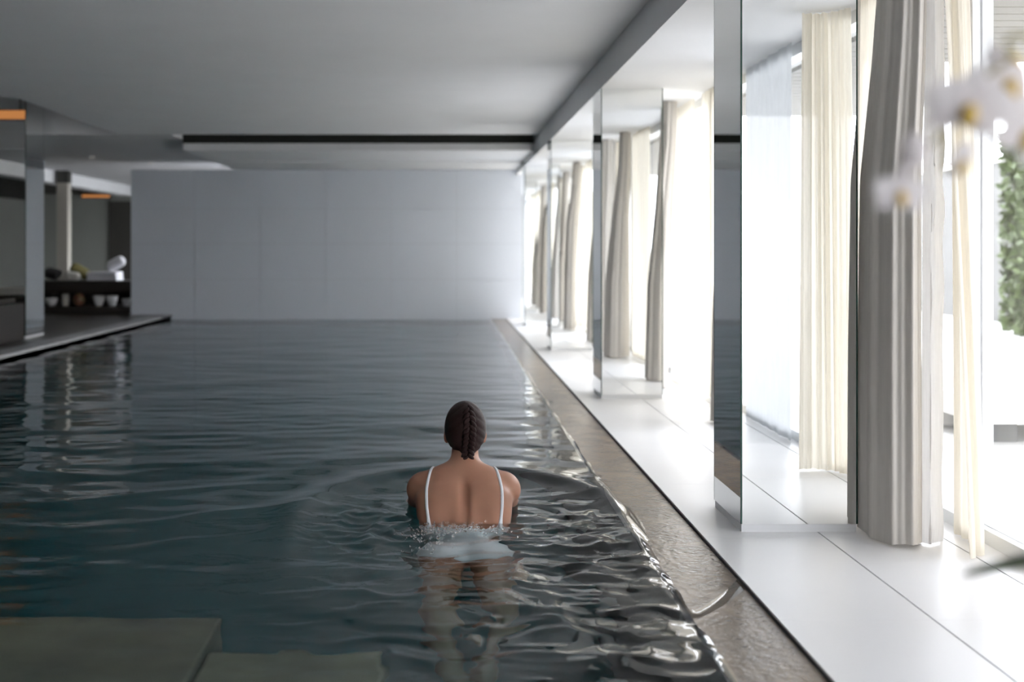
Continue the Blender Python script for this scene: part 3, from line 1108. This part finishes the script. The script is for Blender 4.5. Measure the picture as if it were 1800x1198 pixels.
V, F = [], []
zs = np.linspace(hc[2] + .078, hc[2] - .128, 12)
for i, z in enumerate(zs):
    wd = .0150 + .004 * math.sin(math.pi * i / 12)
    for s in (-1, 1):
        xx = bx + s * wd * .72 + .004 * math.sin(i * .5)
        y = hairback(xx, z + (.008 if s > 0 else 0))
        c = np.array([xx, y - .0035, z + (.008 if s > 0 else 0)])
        base = len(V)
        R = np.array(Matrix.Rotation(-s * .72, 3, 'Y'))
        nu, nv = 9, 12
        for a in range(nu):
            v = -math.pi / 2 + math.pi * a / (nu - 1)
            for b in range(nv):
                w = 2 * math.pi * b / nv
                p = np.array([.0100 * math.cos(v) * math.cos(w), .0110 * math.cos(v) * math.sin(w), .0190 * math.sin(v)])
                V.append(c + R @ p)
        F += [tuple(q + base for q in f) for f in grid_faces(nu, nv, True)]
mk('braid', V, F, M_hair, hair, smooth=True)

# ------------------------------------------------------------------ pool water


def refine(a, b, f):
    out = [a]
    while out[-1] < b:
        out.append(out[-1] + f(out[-1]))
    out[-1] = b
    return np.array(out)


gx = refine(XL - .01, XO - .002, lambda x: .012 if x > -.9 else .012 + .028 * min(1, (-.9 - x) / .8))
gy = refine(YP - .01, YW + .01, lambda y: .012 if y < 6.0 else .012 + .05 * min(1, (y - 6.0) / 6))
GX, GY = np.meshgrid(gx, gy, indexing='ij')


def waves(X, Y):
    rs = np.random.default_rng(11)
    H = np.zeros_like(X)
    for i in range(46):
        lam = 0.16 * (1.5 / 0.16) ** rs.uniform(0, 1) ** 1.3
        th = rs.normal(0, .36) + (math.pi / 2)
        k = 2 * math.pi / lam
        ph = rs.uniform(0, 6.28)
        A = .00032 * lam ** .75 / .3 ** .75
        H += A * np.sin(k * (X * math.cos(th) + Y * math.sin(th)) + ph + 1.2 * np.sin(.8 * X + .5 * Y + ph))
    return H


def ripples(X, Y, seed, n, l0, l1, spread):
    rs = np.random.default_rng(seed)
    H = np.zeros_like(X)
    for i in range(n):
        lam = rs.uniform(l0, l1)
        th = rs.uniform(-spread, spread) + math.pi / 2
        k = 2 * math.pi / lam
        ph = rs.uniform(0, 6.28)
        wx = .25 * np.sin(2.3 * X + 1.7 * Y + ph)
        H += lam * np.sin(k * (X * math.cos(th) + Y * math.sin(th)) + ph + 3 * wx)
    return H / n


def vnoise(X, Y, seed):
    G = np.random.default_rng(seed).uniform(-1, 1, (64, 64))
    xi, yi = np.floor(X).astype(int), np.floor(Y).astype(int)
    fx, fy = X - xi, Y - yi
    fx, fy = fx ** 3 * (fx * (fx * 6 - 15) + 10), fy ** 3 * (fy * (fy * 6 - 15) + 10)
    g = lambda a, b: G[(xi + a) % 64, (yi + b) % 64]
    return (g(0, 0) * (1 - fx) + g(1, 0) * fx) * (1 - fy) + (g(0, 1) * (1 - fx) + g(1, 1) * fx) * fy


def chop(X, Y, seed, scales, amps, sx=.62):
    """confused, sharp-crested chop: ridged noise on a warped plane"""
    Xw = X + .05 * vnoise(X / .17, Y / .17, seed + 50)
    Yw = Y + .05 * vnoise(X / .15, Y / .15, seed + 51)
    H = np.zeros_like(X)
    for k, (sc, a) in enumerate(zip(scales, amps)):
        n = vnoise(Xw / sc * sx + 7.3 * k, Yw / sc + 3.1 * k, seed + k)
        H += a * (1 - 2 * np.sqrt(n * n + .012))
    return H


def height(X, Y):
    H = waves(X, Y) * 1.0
    px_, py_ = CX, 4.42
    dx, dy = X - px_, Y - py_
    r = np.hypot(dx, dy)
    # bow wave: an arch ahead of the swimmer, trailing off both sides
    e = np.hypot(dx / .66, np.where(dy > 0, dy / .98, dy / 1.6))
    crest = np.exp(-((e - 1.0) / np.where(e > 1, .16, .075)) ** 2)
    front = np.clip((dy + .9) / 1.1, 0, 1)
    H += .022 * crest * front
    H -= .018 * np.exp(-(np.clip(e, 0, None) / .86) ** 8) * front
    # second ring further out
    e2 = np.hypot(dx / 1.05, dy / 1.45)
    H += .006 * np.exp(-((e2 - 1) / .10) ** 2) * np.clip((dy + 1.2) / 1.2, 0, 1)
    # churned wake behind and beside
    wk = np.exp(-((dx - .12) / .62) ** 2) * np.exp(-(np.clip(dy + .1, 0, None) / .35) ** 2) * np.exp(-(np.clip(-dy - .9, 0, None) / .9) ** 2)
    H += wk * chop(X, Y, 3, (.26, .13, .07, .036), (.0085, .0075, .0042, .0015))
    wl = np.exp(-((dx + .34) / .24) ** 2 - ((dy + .06) / .34) ** 2)
    H += wl * chop(X, Y, 8, (.16, .09, .05), (.012, .009, .004), 1.0)
    # side wake towards the coping
    wr_ = np.exp(-((dx - .45) / .28) ** 2 - ((dy + .50) / .95) ** 2)
    H += wr_ * chop(X, Y, 21, (.20, .10, .05), (.006, .0062, .003))
    # long lazy crests trailing to the left
    for q, (ox, oy, w_) in enumerate(((-.75, .15, .05), (-.95, -.35, .06), (-1.35, .45, .06))):
        ln = (dy - oy) - .42 * (dx - ox) - .03 * np.sin(6 * dx + q)
        H += .006 * np.exp(-(ln / w_) ** 2) * np.exp(-((dx - ox) / .45) ** 2)
    # water heaped behind the waist
    H += .022 * np.exp(-((dx) / .17) ** 2 - ((dy + .22) / .085) ** 2)
    # shallow film over the coping
    film = np.clip((X - XI + .01) / .03, 0, 1)
    Hf = -.0062 + front * np.exp(-((e - 1.0) / .05) ** 2) * .0065 + np.exp(-((e2 - 1) / .03) ** 2) * .0048 * (dy < .3)
    Hf += np.exp(-((dx - .72) / .14) ** 2 - ((dy + .35) / .30) ** 2) * .03 * ripples(X, Y, 31, 12, .03, .08, 1.2)
    H = H * (1 - film) + Hf * film
    return np.clip(H, -.06, .06)


GZ = height(GX, GY)
nx, ny = GX.shape
V = np.stack([GX, GY, GZ], -1).reshape(-1, 3)
ii = np.arange(nx * ny).reshape(nx, ny)
F4 = np.stack([ii[:-1, :-1], ii[1:, :-1], ii[1:, 1:], ii[:-1, 1:]], -1).reshape(-1, 4)
ring = np.concatenate([ii[:, 0], ii[-1, 1:], ii[-2::-1, -1], ii[0, -2:0:-1]])
nb = len(ring)
RV = V[ring].copy()
RV[:, 2] = -1.46
V = np.vstack([V, RV])
b0 = nx * ny + np.arange(nb)
side = np.stack([ring, b0, np.roll(b0, -1), np.roll(ring, -1)], 1)
F4 = np.vstack([F4, side])
# bottom: one quad of the four corners
c0, c1, c2, c3 = nx * ny, nx * ny + nx - 1, nx * ny + nx + ny - 2, nx * ny + 2 * nx + ny - 3
F4 = np.vstack([F4, [[c0, c3, c2, c1]]])
wat = mk('pool_water', V, F4, M_water, None, smooth=True)
tag(wat, 'dark teal rippling pool water running over the stone edge', 'water', None, 'stuff')

# splash beads thrown up behind the swimmer's waist
V, F = [], []
ico = bmesh.new()
bmesh.ops.create_icosphere(ico, subdivisions=2, radius=1)
iv = np.array([v.co[:] for v in ico.verts])
ifc = [tuple(v.index for v in f.verts) for f in ico.faces]
ico.free()
for q in range(320):
    if q < 200:
        x = CX + RNG.normal(-.02, .085)
        y = 4.24 + RNG.normal(0, .035) - .6 * (x - CX) ** 2
    else:
        x = CX - .14 + RNG.normal(0, .05)
        y = 4.14 + RNG.normal(0, .08)
    r = RNG.uniform(.0018, .0060)
    z = float(height(np.array([[x]]), np.array([[y]]))[0, 0]) + RNG.exponential(.006) - .001
    k = len(V)
    V += (iv * r * RNG.uniform(.8, 1.2, 3) + (x, y, z)).tolist()
    F += [tuple(i + k for i in f) for f in ifc]
sp = mk('splash_droplets', V, F, M_drop, None, smooth=True)
tag(sp, 'sparkling splash droplets behind the woman in the water', 'splash', None, 'stuff')

# ------------------------------------------------------------------ orchid in the foreground
YO = 1.08


def pix(x, y, Y):
    return Vector(((x - 780) / 2000 * Y, Y, CAMH - (y - 437) / 2000 * Y))


tbx, tby = 1.16, 1.30
st = empty('side_table', (tbx, tby, ZT), 'small round white pedestal table under the orchid pot', 'table')
lathe('foot', [(.13, ZT), (.13, ZT + .012), (.02, ZT + .03)], tbx, tby, M_white, st)
lathe('pedestal', [(.02, ZT + .03), (.018, .50)], tbx, tby, M_white, st)
lathe('table_top', [(.19, .50), (.20, .505), (.20, .52), (.19, .525)], tbx, tby, M_white, st)
oc = empty('orchid', (1.08, 1.30, .525), 'white moth orchid in the foreground, out of focus at right', 'plant')
lathe('pot', [(.05, .526), (.062, .54), (.075, .65), (.078, .655), (.072, .655), (.06, .62)], 1.08, 1.30, M_pot, oc)
base = Vector((1.07, 1.29, .63))
stem_pts = [base, Vector((1.03, 1.24, .85)), Vector((.88, 1.14, 1.14)), pix(1830, 70, YO), pix(1770, 110, YO), pix(1715, 150, YO), pix(1668, 215, YO), pix(1640, 250, YO), pix(1605, 275, YO), pix(1585, 310, YO)]


def cr(pts, n=8):
    out = []
    for i in range(len(pts) - 1):
        p0, p1, p2, p3 = pts[max(i - 1, 0)], pts[i], pts[i + 1], pts[min(i + 2, len(pts) - 1)]
        for k in range(n):
            t = k / n
            out.append(.5 * ((2 * p1) + (p2 - p0) * t + (2 * p0 - 5 * p1 + 4 * p2 - p3) * t * t + (3 * p1 - p0 - 3 * p2 + p3) * t ** 3))
    out.append(pts[-1])
    return out


sp_ = cr(stem_pts)
tube('stem', sp_, [.0032 - .0016 * i / len(sp_) for i in range(len(sp_))], M_stem, oc, 8)
tube('stem', cr([pix(1668, 190, YO), pix(1664, 240, YO), pix(1662, 300, YO - .01)]), .0028, M_stem, oc, 8)


def flower(c, size, face, roll=0.0):
    f = Vector(face).normalized()
    up = Vector((0, 0, 1))
    r = f.cross(up).normalized()
    uu = r.cross(f).normalized()
    V = []
    for i in range(6):
        v = -math.pi / 2 + math.pi * i / 5
        for j in range(8):
            w = 2 * math.pi * j / 8
            V.append(tuple(c + (r * math.cos(v) * math.cos(w) + uu * math.sin(v) + f * math.cos(v) * math.sin(w)) * .05 * size))
    fl_ = mk('flower', V, grid_faces(6, 8, True), M_petal, oc, smooth=True)
    specs = [(90, .50, .19), (215, .48, .18), (325, .48, .18), (15, .52, .30), (165, .52, .30)]
    for k, (ang, ln, wd) in enumerate(specs):
        a = math.radians(ang) + roll
        d = r * math.cos(a) + uu * math.sin(a)
        sd = f.cross(d).normalized()
        V = []
        nu, nv = 9, 7
        for i in range(nu):
            t = i / (nu - 1)
            w = wd * math.sin(math.pi * min(1, .06 + .94 * t) ** .8) ** .7 if t < 1 else 0.01
            for j in range(nv):
                s = -1 + 2 * j / (nv - 1)
                cup = -.10 * t * t + .06 * t - .05 * s * s * (t)
                V.append(c + (d * ln * t + sd * w * s * .9 + f * (cup + (.02 if k > 2 else 0))) * size)
        o = mk('petal', [tuple(v) for v in V], grid_faces(nu, nv), M_petal, fl_, smooth=True)
    V = []
    for i in range(7):
        v = -math.pi / 2 + math.pi * i / 6
        for j in range(10):
            w = 2 * math.pi * j / 10
            p = r * (.10 * math.cos(v) * math.cos(w)) + uu * (.15 * math.sin(v) - .07) + f * (.10 * math.cos(v) * math.sin(w) + .06)
            V.append(tuple(c + p * size))
    mk('lip', V, grid_faces(7, 10, True), M_lip, fl_, smooth=True)


flower(pix(1583, 342, YO), .052, (-.15, -1, -.15), .1)
flower(pix(1702, 190, YO - .02), .082, (-.25, -1, -.45), .2)
flower(pix(1768, 150, YO + .01), .078, (.35, -1, .2), -.3)
flower(pix(1800, 235, YO + .02), .078, (.4, -.8, -.2), .4)
flower(pix(1770, 105, YO + .03), .070, (.5, -.3, .4), .9)
flower(pix(1690, 285, YO + .03), .052, (.55, -.6, -.5), .4)


def bud(c, r):
    V = []
    for i in range(9):
        v = -math.pi / 2 + math.pi * i / 8
        for j in range(14):
            w = 2 * math.pi * j / 14
            V.append((c.x + r * .8 * math.cos(v) * math.cos(w), c.y + r * .8 * math.cos(v) * math.sin(w), c.z + r * math.sin(v) * (1.15 if v > 0 else 1)))
    mk('bud', V, grid_faces(9, 14, True), M_petal, oc, smooth=True)


bud(pix(1607, 268, YO), .017)
bud(pix(1590, 300, YO), .009)


def leaf(pts, wmax):
    pts = cr([Vector(p) for p in pts], 6)
    V = []
    n = len(pts)
    for i, p in enumerate(pts):
        t = i / (n - 1)
        tg = (pts[min(i + 1, n - 1)] - pts[max(i - 1, 0)]).normalized()
        sd = tg.cross(Vector((0, 0, 1))).normalized()
        up = sd.cross(tg)
        w = wmax * max(.03, math.sin(math.pi * min(1, .12 + .88 * t)) ** .6)
        for s, hgt in ((-1, .35), (-.5, .08), (0, 0), (.5, .08), (1, .35)):
            V.append(tuple(p + sd * w * s + up * w * hgt))
        for s, hgt in ((1, .31), (.5, .02), (0, -.06), (-.5, .02), (-1, .31)):
            V.append(tuple(p + sd * w * s + up * w * hgt))
    return mk('leaf', V, grid_faces(n, 10, True), M_oleaf, oc, smooth=True)


leaf([(1.06, 1.30, .645), (.98, 1.28, .72), (.85, 1.27, .730), (.70, 1.27, .705), pix(1690, 1012, 1.27)], .030)
leaf([(1.08, 1.32, .645), (1.14, 1.40, .70), (1.20, 1.50, .68)], .03)
leaf([(1.10, 1.28, .645), (1.20, 1.24, .69), (1.30, 1.20, .66)], .03)
